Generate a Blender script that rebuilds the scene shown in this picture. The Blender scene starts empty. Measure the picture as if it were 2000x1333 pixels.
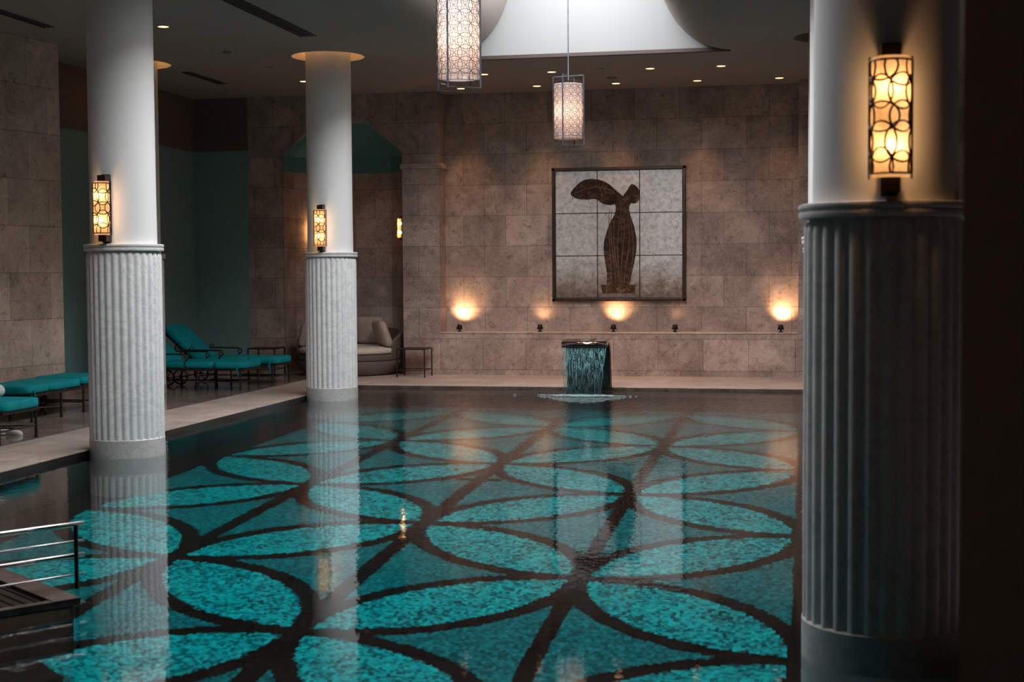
import bpy, bmesh, math, random
from mathutils import Vector, Matrix
random.seed(7)
SC = bpy.context.scene
COL = SC.collection
PI = math.pi
sin, cos = math.sin, math.cos

# ---------------------------------------------------------------- camera
CAMH = 1.55
PITCH, ROLL, YAW = .0482, -.0065, .2031
F = Vector((-sin(YAW)*cos(PITCH), cos(YAW)*cos(PITCH), -sin(PITCH)))
R0 = Vector((cos(YAW), sin(YAW), 0)); U0 = R0.cross(F)
CR = R0*cos(ROLL) + U0*sin(ROLL); CU = -R0*sin(ROLL) + U0*cos(ROLL)
cam = bpy.data.cameras.new('camera'); camo = bpy.data.objects.new('camera', cam); COL.objects.link(camo)
M3 = Matrix((CR, CU, -F)).transposed()
camo.matrix_world = Matrix.Translation((0, 0, CAMH)) @ M3.to_4x4()
cam.lens = 50; cam.sensor_width = 36; cam.sensor_fit = 'HORIZONTAL'; cam.clip_end = 200
cam.dof.use_dof = True; cam.dof.focus_distance = 14; cam.dof.aperture_fstop = 3.4
SC.camera = camo

# ---------------------------------------------------------------- world, view, light
w = bpy.data.worlds.new('sky'); SC.world = w; w.use_nodes = True
w.node_tree.nodes['Background'].inputs[0].default_value = (.75, .85, 1, 1)
w.node_tree.nodes['Background'].inputs[1].default_value = 1.0
SC.view_settings.view_transform = 'Standard'; SC.view_settings.look = 'None'
SC.view_settings.gamma = 1; SC.view_settings.use_curve_mapping = False
SC.view_settings.exposure = 0.0
SC.cycles.use_denoising = True
SC.cycles.max_bounces = 9; SC.cycles.diffuse_bounces = 4; SC.cycles.glossy_bounces = 4
SC.cycles.transmission_bounces = 6; SC.cycles.transparent_max_bounces = 12
SC.cycles.caustics_reflective = False; SC.cycles.caustics_refractive = True
SC.cycles.sample_clamp_indirect = 4.0

WARM = (1, .50, .19); AMBER = (1, .50, .20); DAY = (.98, .985, 1)
def area(name, loc, sx, sy, power, color, rot=(0, 0, 0)):
    l = bpy.data.lights.new(name, 'AREA'); l.shape = 'RECTANGLE'; l.size = sx; l.size_y = sy
    l.energy = power; l.color = color
    o = bpy.data.objects.new(name, l); COL.objects.link(o); o.location = loc; o.rotation_euler = rot; return o
def point(name, loc, power, color, r=.02, parent=None):
    l = bpy.data.lights.new(name, 'POINT'); l.energy = power; l.color = color; l.shadow_soft_size = r
    o = bpy.data.objects.new(name, l); COL.objects.link(o); o.location = loc
    if parent: o.parent = parent
    return o
def spot(name, loc, target, power, color, angle, blend=.8, r=.02, parent=None):
    l = bpy.data.lights.new(name, 'SPOT'); l.energy = power; l.color = color; l.spot_size = math.radians(angle)
    l.spot_blend = blend; l.shadow_soft_size = r
    o = bpy.data.objects.new(name, l); COL.objects.link(o); o.location = loc
    o.rotation_euler = (Vector(target)-Vector(loc)).to_track_quat('-Z', 'Y').to_euler()
    if parent: o.parent = parent
    return o
# daylight falling through the roof light above the pool
area('skylight_daylight', (-2.66, 11.6, 5.62), 1.74, 11.0, 740, DAY)

# ---------------------------------------------------------------- materials
def newmat(name):
    m = bpy.data.materials.new(name); m.use_nodes = True; nt = m.node_tree; nt.nodes.clear()
    out = nt.nodes.new('ShaderNodeOutputMaterial'); b = nt.nodes.new('ShaderNodeBsdfPrincipled')
    nt.links.new(b.outputs[0], out.inputs[0]); return m, nt, b, out
class NB:
    """small node-graph helper"""
    def __init__(s, nt): s.nt = nt
    def val(s, sock, v):
        if isinstance(v, (int, float)): sock.default_value = v
        elif isinstance(v, tuple): sock.default_value = v if len(v) != 3 or sock.type == 'VECTOR' else (*v, 1)
        else: s.nt.links.new(v, sock)
    def m(s, op, a, b=0.0, c=None):
        n = s.nt.nodes.new('ShaderNodeMath'); n.operation = op; s.val(n.inputs[0], a); s.val(n.inputs[1], b)
        if c is not None: s.val(n.inputs[2], c)
        return n.outputs[0]
    def coord(s, kind='Object'):
        return s.nt.nodes.new('ShaderNodeTexCoord').outputs[kind]
    def pos(s): return s.nt.nodes.new('ShaderNodeNewGeometry').outputs['Position']
    def sep(s, v):
        n = s.nt.nodes.new('ShaderNodeSeparateXYZ'); s.nt.links.new(v, n.inputs[0]); return n.outputs
    def comb(s, x, y, z=0.0):
        n = s.nt.nodes.new('ShaderNodeCombineXYZ'); s.val(n.inputs[0], x); s.val(n.inputs[1], y); s.val(n.inputs[2], z); return n.outputs[0]
    def noise(s, v, scale, detail=4, rough=.6, dist=0.0):
        n = s.nt.nodes.new('ShaderNodeTexNoise'); s.nt.links.new(v, n.inputs['Vector'])
        n.inputs['Scale'].default_value = scale; n.inputs['Detail'].default_value = detail
        n.inputs['Roughness'].default_value = rough; n.inputs['Distortion'].default_value = dist; return n.outputs['Fac']
    def ramp(s, f, stops):
        n = s.nt.nodes.new('ShaderNodeValToRGB'); s.nt.links.new(f, n.inputs[0]); e = n.color_ramp.elements
        while len(e) > len(stops): e.remove(e[-1])
        while len(e) < len(stops): e.new(1)
        for k, (p, c) in enumerate(stops):
            e[k].position = p; e[k].color = (*c, 1) if isinstance(c, tuple) else (c, c, c, 1)
        return n.outputs[0]
    def mix(s, f, a, b, mode='MIX'):
        n = s.nt.nodes.new('ShaderNodeMix'); n.data_type = 'RGBA'; n.blend_type = mode
        s.val(n.inputs[0], f); s.val(n.inputs[6], a); s.val(n.inputs[7], b); return n.outputs[2]
    def bump(s, h, strength=.3, dist=.01):
        n = s.nt.nodes.new('ShaderNodeBump'); n.inputs['Strength'].default_value = strength
        n.inputs['Distance'].default_value = dist; s.nt.links.new(h, n.inputs['Height']); return n.outputs[0]
def plain(name, color, rough=.5, metal=0.0, spec=None, bump=None, vary=0.0):
    m, nt, b, o = newmat(name); B = NB(nt)
    b.inputs['Roughness'].default_value = rough; b.inputs['Metallic'].default_value = metal
    if spec is not None: b.inputs['Specular IOR Level'].default_value = spec
    n = B.noise(B.coord(), 9, 5)
    lo = tuple(max(0, c*(1-vary)) for c in color); hi = tuple(min(1, c*(1+vary)) for c in color)
    nt.links.new(B.ramp(n, [(.35, lo), (.65, hi)]), b.inputs['Base Color'])
    if bump: nt.links.new(B.bump(B.noise(B.coord(), bump[0], 4), bump[1], .004), b.inputs['Normal'])
    return m
def stone(name, c_lo, c_hi, width=.64, row=.453, z0=.13, u0=0.0, rough=.62, joint=.0032, floor=False, spec=.3, joint_c=.35, bumpy=.25):
    m, nt, b, o = newmat(name); B = NB(nt); P = B.pos(); x, y, z = B.sep(P)
    if floor: uv = B.comb(B.m('ADD', x, u0), B.m('ADD', y, z0))
    else: uv = B.comb(B.m('ADD', B.m('ADD', x, y), u0), B.m('SUBTRACT', z, z0))
    br = nt.nodes.new('ShaderNodeTexBrick'); nt.links.new(uv, br.inputs['Vector'])
    br.offset = .5; br.inputs['Scale'].default_value = 1; br.inputs['Brick Width'].default_value = width
    br.inputs['Row Height'].default_value = row; br.inputs['Mortar Size'].default_value = joint
    br.inputs['Mortar Smooth'].default_value = .2; br.inputs['Bias'].default_value = 0
    br.inputs['Color1'].default_value = (.78, .78, .78, 1); br.inputs['Color2'].default_value = (1.1, 1.1, 1.1, 1)
    br.inputs['Mortar'].default_value = (joint_c, joint_c, joint_c, 1)
    big = B.noise(P, 2.2, 6, .68, .5)
    c = B.ramp(big, [(.30, c_lo), (.52, tuple((a+d)/2 for a, d in zip(c_lo, c_hi))), (.68, c_hi)])
    spk = B.noise(P, 11, 8, .72, .8)
    c = B.mix(B.ramp(spk, [(.34, .65), (.46, 0.0)]), c, tuple(v*.45 for v in c_lo))
    vein = B.noise(P, 5.5, 8, .65, 2.2)
    c = B.mix(B.ramp(vein, [(.475, 0.0), (.5, .35), (.525, 0.0)]), c, tuple(min(1, v*1.35) for v in c_hi))
    c = B.mix(1.0, c, br.outputs['Color'], 'MULTIPLY')
    nt.links.new(c, b.inputs['Base Color']); b.inputs['Roughness'].default_value = rough
    b.inputs['Specular IOR Level'].default_value = spec
    if bumpy: nt.links.new(B.bump(B.m('ADD', B.m('MULTIPLY', br.outputs['Fac'], -1.0), B.m('MULTIPLY', spk, .5)), bumpy, .004), b.inputs['Normal'])
    return m
def marble(name, base, vein_c, scale=3.0, rough=.35):
    m, nt, b, o = newmat(name); B = NB(nt); P = B.pos()
    v = B.noise(P, scale, 8, .68, 2.5); n2 = B.noise(P, scale*4, 6, .7, .5)
    c = B.mix(B.ramp(v, [(.45, 0.0), (.5, .38), (.55, 0.0)]), base, vein_c)
    c = B.mix(B.ramp(n2, [(.30, .55), (.43, 0.0)]), c, vein_c)
    nt.links.new(c, b.inputs['Base Color']); b.inputs['Roughness'].default_value = rough
    b.inputs['Specular IOR Level'].default_value = .35; return m
def translucent(name, color, t=.6, rough_gloss=.2, gloss=.03, scale=0, em=0):
    m, nt, b, o = newmat(name); nt.nodes.remove(b); B = NB(nt)
    d = nt.nodes.new('ShaderNodeBsdfDiffuse'); tr = nt.nodes.new('ShaderNodeBsdfTranslucent')
    for n in (d, tr): n.inputs['Color'].default_value = (*color, 1)
    if scale:
        c = B.ramp(B.noise(B.coord(), scale, 6, .7), [(.3, tuple(v*.55 for v in color)), (.7, color)])
        nt.links.new(c, tr.inputs['Color'])
    mx = nt.nodes.new('ShaderNodeMixShader'); mx.inputs[0].default_value = t
    nt.links.new(d.outputs[0], mx.inputs[1]); nt.links.new(tr.outputs[0], mx.inputs[2])
    nt.links.new(mx.outputs[0], o.inputs[0]); return m
def glow(name, color, strength):
    m, nt, b, o = newmat(name); nt.nodes.remove(b)
    e = nt.nodes.new('ShaderNodeEmission'); e.inputs[0].default_value = (*color, 1); e.inputs[1].default_value = strength
    nt.links.new(e.outputs[0], o.inputs[0]); return m

MT = {}
MT['wall'] = stone('travertine wall stone', (.275, .200, .170), (.60, .460, .400), u0=.0)
MT['pier'] = stone('travertine pier stone', (.40, .295, .24), (.74, .56, .47), width=.75, row=.52, z0=.02)
MT['deck'] = stone('honed coping stone', (.48, .375, .325), (.70, .565, .50), width=.9, row=.62, floor=True, rough=.35, joint=.0025, spec=.4, joint_c=.7, bumpy=0)
MT['lounge'] = stone('polished lounge floor stone', (.22, .165, .14), (.42, .33, .285), width=.6, row=.6, floor=True, rough=.10, joint=.002, spec=.6, joint_c=.7, bumpy=0)
MT['edge'] = plain('dark wet edge tile', (.02, .018, .017), .2, vary=.2)
MT['shelf'] = plain('brown shelf tile', (.10, .07, .06), .25, vary=.3)
MT['ceiling'] = plain('warm grey ceiling paint', (.36, .315, .29), .75, spec=.15, vary=.03)
MT['plaster'] = plain('dark taupe plaster', (.16, .12, .10), .8, vary=.06)
MT['plaster_light'] = plain('brown plaster', (.78, .54, .43), .8, vary=.04)
MT['teal_wall'] = plain('deep teal wall paint', (.22, .36, .345), .5, vary=.06, spec=.3)
MT['teal_dome'] = plain('deep teal niche paint', (.12, .30, .31), .6, vary=.06, spec=.2)
MT['white'] = plain('white plaster', (.83, .83, .82), .6, vary=.01, spec=.2)
MT['well'] = plain('white light well plaster', (.295, .30, .30), .8, vary=.01, spec=.1)
MT['marble'] = marble('white grey marble', (.80, .80, .79), (.44, .45, .48))
MT['plinth'] = marble('grey plinth marble', (.60, .57, .55), (.30, .29, .29), 4.0)
MT['collar'] = marble('collar marble', (.74, .72, .70), (.42, .40, .40), 3.2)
MT['lip'] = plain('dark brown coat', (.05, .030, .025), .5, vary=.1)
MT['iron'] = plain('dark wrought iron', (.022, .018, .016), .45, .3, vary=.3)
MT['black'] = plain('black metal', (.012, .011, .011), .4, .3, vary=.2)
MT['bronze'] = plain('dark bronze', (.045, .030, .022), .38, .7, vary=.3)
MT['wire'] = plain('aged pewter wire', (.07, .05, .048), .42, .6, vary=.3)
MT['pewter'] = plain('patinated lantern frame', (.13, .15, .18), .4, .6, vary=.35)
MT['steel'] = plain('brushed stainless steel', (.62, .60, .60), .17, 1.0, vary=.05)
MT['steel_dark'] = plain('dark brushed steel', (.045, .040, .038), .35, .6, vary=.2)
MT['shade'] = translucent('linen lamp shade', (.86, .72, .68), .7)
MT['amber'] = translucent('amber lamp glass', (1, .76, .50), .85, scale=14)
MT['bulb'] = glow('hot bulb', (1, .72, .42), 9)
MT['disc'] = glow('downlight lens', (1, .55, .26), 3.0)
MT['cush'] = plain('turquoise cushion fabric', (.004, .30, .34), .8, vary=.12, bump=(160, .25), spec=.2)
MT['cord'] = plain('turquoise cotton tie', (.004, .25, .28), .8, vary=.1)
MT['linen'] = plain('pale linen fabric', (.46, .37, .31), .85, vary=.07, bump=(120, .2), spec=.15)
MT['seat'] = plain('off white seat fabric', (.66, .57, .51), .85, vary=.05, bump=(120, .2), spec=.15)
MT['towel'] = plain('white terry cloth', (.75, .73, .70), .95, vary=.04, bump=(220, .6), spec=.1)
MT['grille'] = plain('black vent recess', (.008, .007, .007), .6, vary=.1)
MT['slot'] = plain('dark grey vent blade', (.06, .055, .052), .6, vary=.1)
MT['whiteplastic'] = plain('grey white plastic', (.28, .25, .24), .5, vary=.05)
MT['frame'] = plain('dark bronze picture frame', (.055, .035, .024), .35, .5, vary=.3)

def mat_wicker():
    m, nt, b, o = newmat('woven resin wicker'); B = NB(nt)
    x, y, z = B.sep(B.coord()); ang = B.m('ARCTAN2', y, x)
    a = B.m('SINE', B.m('MULTIPLY', ang, 150.0)); h = B.m('SINE', B.m('MULTIPLY', z, 420.0))
    f = B.m('ADD', B.m('MULTIPLY', a, h), B.m('MULTIPLY', h, .5))
    c = B.ramp(B.m('MULTIPLY_ADD', f, .3, .5), [(.2, (.085, .066, .055)), (.8, (.22, .18, .15))])
    nt.links.new(c, b.inputs['Base Color']); b.inputs['Roughness'].default_value = .6
    nt.links.new(B.bump(f, .5, .004), b.inputs['Normal']); return m
MT['wicker'] = mat_wicker()

def mat_mosaic():
    m, nt, b, o = newmat('pool mosaic of overlapping circles'); B = NB(nt)
    x, y, z = B.sep(B.pos())
    T = 44.0
    qx = B.m('DIVIDE', B.m('FLOOR', B.m('MULTIPLY', x, T)), T); qy = B.m('DIVIDE', B.m('FLOOR', B.m('MULTIPLY', y, T)), T)
    X0, Y0, HX, HY = -1.449, 9.101, 1.428, 1.402      # half diagonals of the circle lattice
    gx = B.m('DIVIDE', B.m('SUBTRACT', qx, X0), 2*HX); gy = B.m('DIVIDE', B.m('SUBTRACT', qy, Y0), 2*HY)
    u = B.m('ADD', gx, gy); v = B.m('SUBTRACT', gy, gx)
    fu = B.m('SUBTRACT', B.m('FRACT', B.m('ADD', u, 64.0)), .5); fv = B.m('SUBTRACT', B.m('FRACT', B.m('ADD', v, 64.0)), .5)
    au, av = B.m('ABSOLUTE', fu), B.m('ABSOLUTE', fv)
    R = .7071
    def dist(a, c):
        return B.m('SQRT', B.m('ADD', B.m('MULTIPLY', a, a), B.m('MULTIPLY', c, c)))
    d0 = dist(fu, fv)
    d1 = B.m('MINIMUM', dist(B.m('SUBTRACT', 1.0, au), av), dist(au, B.m('SUBTRACT', 1.0, av)))
    e = B.m('SUBTRACT', R, d1)
    t = .034
    outl = B.m('LESS_THAN', B.m('ABSOLUTE', e), t); outl2 = B.m('LESS_THAN', B.m('SUBTRACT', R, d0), t)
    fx = B.m('ABSOLUTE', B.m('SUBTRACT', B.m('FRACT', B.m('ADD', B.m('DIVIDE', B.m('SUBTRACT', qx, X0), HX), 64.5)), .5))
    line = B.m('LESS_THAN', fx, .042)
    cx = B.m('LESS_THAN', B.m('ABSOLUTE', B.m('SUBTRACT', qx, -2.87)), .20); cy = B.m('LESS_THAN', B.m('ABSOLUTE', B.m('SUBTRACT', qy, 12.39)), .07)
    cross = B.m('MULTIPLY', cx, cy)
    inlens = B.m('GREATER_THAN', e, 0.0)
    line = B.m('MULTIPLY', line, B.m('SUBTRACT', 1.0, inlens))
    border = B.m('MAXIMUM', B.m('MAXIMUM', B.m('LESS_THAN', x, -5.72), B.m('GREATER_THAN', x, .02)), B.m('GREATER_THAN', y, 17.85))
    dark = B.m('MAXIMUM', B.m('MAXIMUM', B.m('MAXIMUM', outl, outl2), B.m('MAXIMUM', line, cross)), border)
    wn = nt.nodes.new('ShaderNodeTexWhiteNoise'); wn.noise_dimensions = '2D'
    nt.links.new(B.comb(qx, qy), wn.inputs['Vector']); rnd = wn.outputs['Value']
    cl = B.noise(B.comb(qx, qy), 3.5, 3)
    r2 = B.m('MULTIPLY_ADD', cl, .5, B.m('MULTIPLY_ADD', rnd, .75, -.12))
    petal = B.ramp(r2, [(.14, (.0, .06, .08)), (.34, (.0, .19, .225)), (.52, (.001, .42, .45)), (.85, (.004, .70, .72))])
    star = B.ramp(r2, [(.15, (.001, .09, .108)), (.5, (.002, .17, .195)), (.9, (.010, .32, .35))])
    drk = B.ramp(rnd, [(.2, (.006, .005, .005)), (.9, (.018, .014, .013))])
    c = B.mix(inlens, star, petal); c = B.mix(dark, c, drk)
    nt.links.new(c, b.inputs['Base Color']); b.inputs['Roughness'].default_value = .6; b.inputs['Specular IOR Level'].default_value = .02
    return m
MT['mosaic'] = mat_mosaic()
MT['basin'] = plain('dark basin wall mosaic', (.010, .014, .014), .6, spec=.03, vary=.4)

def mat_water():
    m, nt, b, o = newmat('still pool water'); nt.nodes.remove(b); B = NB(nt)
    g = nt.nodes.new('ShaderNodeBsdfGlass'); g.inputs['IOR'].default_value = 1.333; g.inputs['Roughness'].default_value = 0
    g.inputs['Color'].default_value = (.97, 1, 1, 1)
    P = B.pos(); x, y, z = B.sep(P)
    dx = B.m('ADD', x, 2.75); dy = B.m('SUBTRACT', y, 17.6)
    d = B.m('SQRT', B.m('ADD', B.m('MULTIPLY', dx, dx), B.m('MULTIPLY', dy, dy)))
    fall = B.m('DIVIDE', 1.0, B.m('ADD', 1.0, B.m('MULTIPLY', B.m('MULTIPLY', d, d), 1.1)))
    ring = B.m('SINE', B.m('MULTIPLY', d, 38.0))
    n1 = B.noise(P, 14, 3, .5, .6); n2 = B.noise(P, 3.0, 2, .5, .3)
    h = B.m('ADD', B.m('MULTIPLY', n2, .0008), B.m('MULTIPLY', n1, .00016))
    near = B.m('MULTIPLY', fall, B.m('ADD', B.m('MULTIPLY', n1, .05), B.m('MULTIPLY', ring, .002)))
    bp = nt.nodes.new('ShaderNodeBump'); bp.inputs['Strength'].default_value = 1; bp.inputs['Distance'].default_value = 1
    nt.links.new(B.m('ADD', h, near), bp.inputs['Height']); nt.links.new(bp.outputs[0], g.inputs['Normal'])
    nt.links.new(g.outputs[0], o.inputs[0]); return m
MT['water'] = mat_water()

def mat_fall():
    m, nt, b, o = newmat('falling sheet of water'); nt.nodes.remove(b); B = NB(nt)
    x, y, z = B.sep(B.coord())
    st = B.noise(B.comb(B.m('MULTIPLY', x, 60.0), 0.0, B.m('MULTIPLY', z, 7.0)), 1.0, 5, .65)
    dr = B.noise(B.comb(B.m('MULTIPLY', x, 90.0), 3.0, B.m('MULTIPLY', z, 38.0)), 1.0, 4, .7)
    f = B.m('ADD', B.m('MULTIPLY', st, .6), B.m('MULTIPLY', dr, .4))
    g = nt.nodes.new('ShaderNodeBsdfGlossy'); g.inputs['Roughness'].default_value = .06
    g.inputs['Color'].default_value = (.9, 1, 1, 1)
    tr = nt.nodes.new('ShaderNodeBsdfTransparent'); tr.inputs[0].default_value = (.70, .80, .82, 1)
    df = nt.nodes.new('ShaderNodeBsdfPrincipled'); df.inputs['Base Color'].default_value = (.30, .62, .66, 1); df.inputs['Roughness'].default_value = .1  # teal streak colour stands in for light refracted by the water
    fade = B.ramp(B.m('DIVIDE', z, .64), [(.10, .12), (.40, .45), (.7, .9)])
    mask = B.m('MULTIPLY', B.ramp(f, [(.47, 0.0), (.58, .9)]), fade)
    edge = B.ramp(B.m('DIVIDE', z, .64), [(.93, 0.0), (.97, .8)])
    m1 = nt.nodes.new('ShaderNodeMixShader'); m1.inputs[0].default_value = .12
    nt.links.new(tr.outputs[0], m1.inputs[1]); nt.links.new(g.outputs[0], m1.inputs[2])
    m2 = nt.nodes.new('ShaderNodeMixShader'); nt.links.new(B.m('MAXIMUM', mask, edge), m2.inputs[0])
    nt.links.new(m1.outputs[0], m2.inputs[1]); nt.links.new(df.outputs[0], m2.inputs[2])
    bm = B.bump(f, .8, .01); nt.links.new(bm, g.inputs['Normal']); nt.links.new(bm, df.inputs['Normal'])
    nt.links.new(m2.outputs[0], o.inputs[0]); return m
MT['fall'] = mat_fall()
def mat_foam():
    m, nt, b, o = newmat('splash foam'); B = NB(nt)
    n = B.noise(B.pos(), 40, 5, .7)
    nt.links.new(B.ramp(n, [(.35, (.25, .62, .68)), (.6, (.85, .95, .97))]), b.inputs['Base Color'])
    b.inputs['Roughness'].default_value = .25; b.inputs['Transmission Weight'].default_value = .35
    nt.links.new(B.bump(n, .8, .02), b.inputs['Normal']); return m
MT['foam'] = mat_foam()

def mat_leafpanel():
    m, nt, b, o = newmat('silver leaf panel'); B = NB(nt); P = B.pos(); x, y, z = B.sep(P)
    n1 = B.noise(P, 3.2, 8, .72, .6); n2 = B.noise(P, 13, 10, .78, .5); n3 = B.noise(P, 70, 3, .6)
    c = B.ramp(n2, [(.32, (.36, .33, .31)), (.5, (.66, .64, .64)), (.66, (.86, .85, .86))])
    low = B.m('SUBTRACT', 1.72, z)          # tarnish stains at the foot of the panels
    st = B.ramp(B.m('ADD', B.m('MULTIPLY', low, 1.1), B.m('SUBTRACT', n1, .50)), [(.0, 0.0), (.5, .92)])
    c = B.mix(st, c, B.ramp(n2, [(.35, (.09, .055, .035)), (.65, (.30, .21, .14))]))
    spots = B.ramp(B.noise(P, 14, 7, .75, .5), [(.33, .6), (.41, 0.0)])
    c = B.mix(spots, c, (.10, .075, .06))
    nt.links.new(c, b.inputs['Base Color']); b.inputs['Roughness'].default_value = .42; b.inputs['Metallic'].default_value = .35
    nt.links.new(B.bump(n2, .35, .003), b.inputs['Normal']); return m
MT['leaf'] = mat_leafpanel()
def mat_paint():
    m, nt, b, o = newmat('brown painted figure'); B = NB(nt); P = B.pos()
    n = B.noise(P, 9, 6, .65, 1.6)
    nt.links.new(B.ramp(n, [(.34, (.020, .012, .009)), (.5, (.055, .032, .022)), (.66, (.16, .095, .062))]), b.inputs['Base Color'])
    b.inputs['Roughness'].default_value = .6; b.inputs['Specular IOR Level'].default_value = .15; return m
MT['paint'] = mat_paint()
MT['paint_lit'] = plain('light brown paint', (.20, .125, .085), .6, vary=.45, spec=.15)

# ---------------------------------------------------------------- mesh helpers
class MB:
    def __init__(s): s.v = []; s.f = []; s.mi = []
    def add(s, vs, fs, mi=0):
        n = len(s.v); s.v += [tuple(v) for v in vs]; s.f += [tuple(n+i for i in f) for f in fs]; s.mi += [mi]*len(fs); return s
    def box(s, x0, x1, y0, y1, z0, z1, mi=0):
        return s.add([(x0,y0,z0),(x1,y0,z0),(x1,y1,z0),(x0,y1,z0),(x0,y0,z1),(x1,y0,z1),(x1,y1,z1),(x0,y1,z1)],
                     [(0,3,2,1),(4,5,6,7),(0,1,5,4),(1,2,6,5),(2,3,7,6),(3,0,4,7)], mi)
    def quad(s, a, b, c, d, mi=0): return s.add([a, b, c, d], [(0, 1, 2, 3)], mi)
    def tube(s, pts, r, n=8, closed=False, mi=0, cap=True, radii=None):
        pts = [Vector(p) for p in pts]; N = len(pts); vs = []; up = None
        for i, p in enumerate(pts):
            if closed: t = pts[(i+1) % N]-pts[i-1]
            else: t = pts[min(i+1, N-1)]-pts[max(i-1, 0)]
            if t.length < 1e-9: t = Vector((0, 0, 1))
            t.normalize()
            if up is None: up = Vector((0, 0, 1)) if abs(t.z) < .9 else Vector((1, 0, 0))
            a = t.cross(up)
            if a.length < 1e-6: a = t.cross(Vector((1, .3, .2)))
            a.normalize(); b = a.cross(t).normalized(); up = b
            rr = radii[i] if radii else r
            for k in range(n):
                w_ = 2*PI*k/n; vs.append(p+a*(rr*cos(w_))+b*(rr*sin(w_)))
        fs = []
        for i in range(N if closed else N-1):
            for k in range(n):
                j = (i+1) % N; fs.append((i*n+k, i*n+(k+1) % n, j*n+(k+1) % n, j*n+k))
        if cap and not closed:
            fs.append(tuple(range(n-1, -1, -1))); fs.append(tuple((N-1)*n+k for k in range(n)))
        return s.add(vs, fs, mi)
    def bar(s, a, b, w_, h=None, mi=0):
        a, b = Vector(a), Vector(b); h = h or w_; t = (b-a).normalized()
        up = Vector((0, 0, 1)) if abs(t.z) < .95 else Vector((0, 1, 0))
        x = t.cross(up).normalized(); y = x.cross(t).normalized(); vs = []
        for p in (a, b):
            for sx, sy in ((-1,-1),(1,-1),(1,1),(-1,1)): vs.append(p+x*(sx*w_/2)+y*(sy*h/2))
        return s.add(vs, [(0,1,2,3),(7,6,5,4),(0,4,5,1),(1,5,6,2),(2,6,7,3),(3,7,4,0)], mi)
    def lathe(s, prof, n=48, c=(0, 0), mi=0, a0=0, a1=2*PI):
        full = abs(a1-a0-2*PI) < 1e-6; vs = []; m_ = n if full else n+1
        for r, z in prof:
            for k in range(m_):
                w_ = a0+(a1-a0)*k/n; vs.append((c[0]+r*cos(w_), c[1]+r*sin(w_), z))
        fs = []
        for i in range(len(prof)-1):
            for k in range(n):
                j = (k+1) % m_; fs.append((i*m_+k, i*m_+j, (i+1)*m_+j, (i+1)*m_+k))
        return s.add(vs, fs, mi)
    def prism(s, poly, axis, lo, hi, mi=0):
        n = len(poly)
        def P(p, h): return {'z': (p[0], p[1], h), 'y': (p[0], h, p[1]), 'x': (h, p[0], p[1])}[axis]
        vs = [P(p, lo) for p in poly]+[P(p, hi) for p in poly]
        fs = [tuple(range(n-1, -1, -1)), tuple(range(n, 2*n))]+[(i, (i+1) % n, n+(i+1) % n, n+i) for i in range(n)]
        return s.add(vs, fs, mi)
    def ellipsoid(s, c, rx, ry, rz, nu=20, nv=12, e=1.0, mi=0):
        """super-ellipsoid; e<1 gives a boxy pillow"""
        def sp(v): return math.copysign(abs(v)**e, v)
        vs = []; fs = []
        for i in range(nv+1):
            ph = -PI/2+PI*i/nv
            for k in range(nu):
                th = 2*PI*k/nu
                vs.append((c[0]+rx*sp(cos(ph))*sp(cos(th)), c[1]+ry*sp(cos(ph))*sp(sin(th)), c[2]+rz*sp(sin(ph))))
        for i in range(nv):
            for k in range(nu):
                fs.append((i*nu+k, i*nu+(k+1) % nu, (i+1)*nu+(k+1) % nu, (i+1)*nu+k))
        return s.add(vs, fs, mi)
    def build(s, name, mats, parent=None, loc=(0, 0, 0), rz=0, smooth=False, bevel=0, rot=None, autos=None):
        me = bpy.data.meshes.new(name); me.from_pydata(s.v, [], s.f)
        if not isinstance(mats, (list, tuple)): mats = [mats]
        for m_ in mats: me.materials.append(MT[m_])
        for i, p in enumerate(me.polygons): p.material_index = s.mi[i]; p.use_smooth = smooth or bool(autos)
        bm = bmesh.new(); bm.from_mesh(me)
        bmesh.ops.remove_doubles(bm, verts=bm.verts, dist=1e-5)
        bmesh.ops.recalc_face_normals(bm, faces=bm.faces); bm.to_mesh(me); bm.free()
        if autos: me.set_sharp_from_angle(angle=math.radians(autos))
        o = bpy.data.objects.new(name, me); COL.objects.link(o); o.location = loc
        o.rotation_euler = rot if rot else (0, 0, rz)
        if parent: o.parent = parent
        if bevel:
            b = o.modifiers.new('b', 'BEVEL'); b.width = bevel; b.segments = 3; b.limit_method = 'ANGLE'
        return o
def tag(o, label=None, cat=None, group=None, kind=None):
    if label: o['label'] = label
    if cat: o['category'] = cat
    if group: o['group'] = group
    if kind: o['kind'] = kind
    return o
def empty(name, loc, rz=0, label=None, cat=None, group=None):
    o = bpy.data.objects.new(name, None); COL.objects.link(o); o.location = loc; o.rotation_euler = (0, 0, rz)
    o.empty_display_size = .1; return tag(o, label, cat, group)
def copy_tree(o, parent=None):
    c = o.copy(); COL.objects.link(c)
    if parent: c.parent = parent
    for ch in [k for k in bpy.data.objects if k.parent == o]:
        copy_tree(ch, c)
    return c
def S(o): return tag(o, kind='structure')

# ---------------------------------------------------------------- dimensions
YF, YR = 20.29, 20.66          # front and recessed planes of the far wall
DZ = .05                       # deck level above the water
CZ = 4.2                       # ceiling
PX0, PX1, PY0, PY1 = -6.03, 1.15, 2.2, 18.4
DEPTH = 1.93
LEDGE = .674
RC = .315

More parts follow.
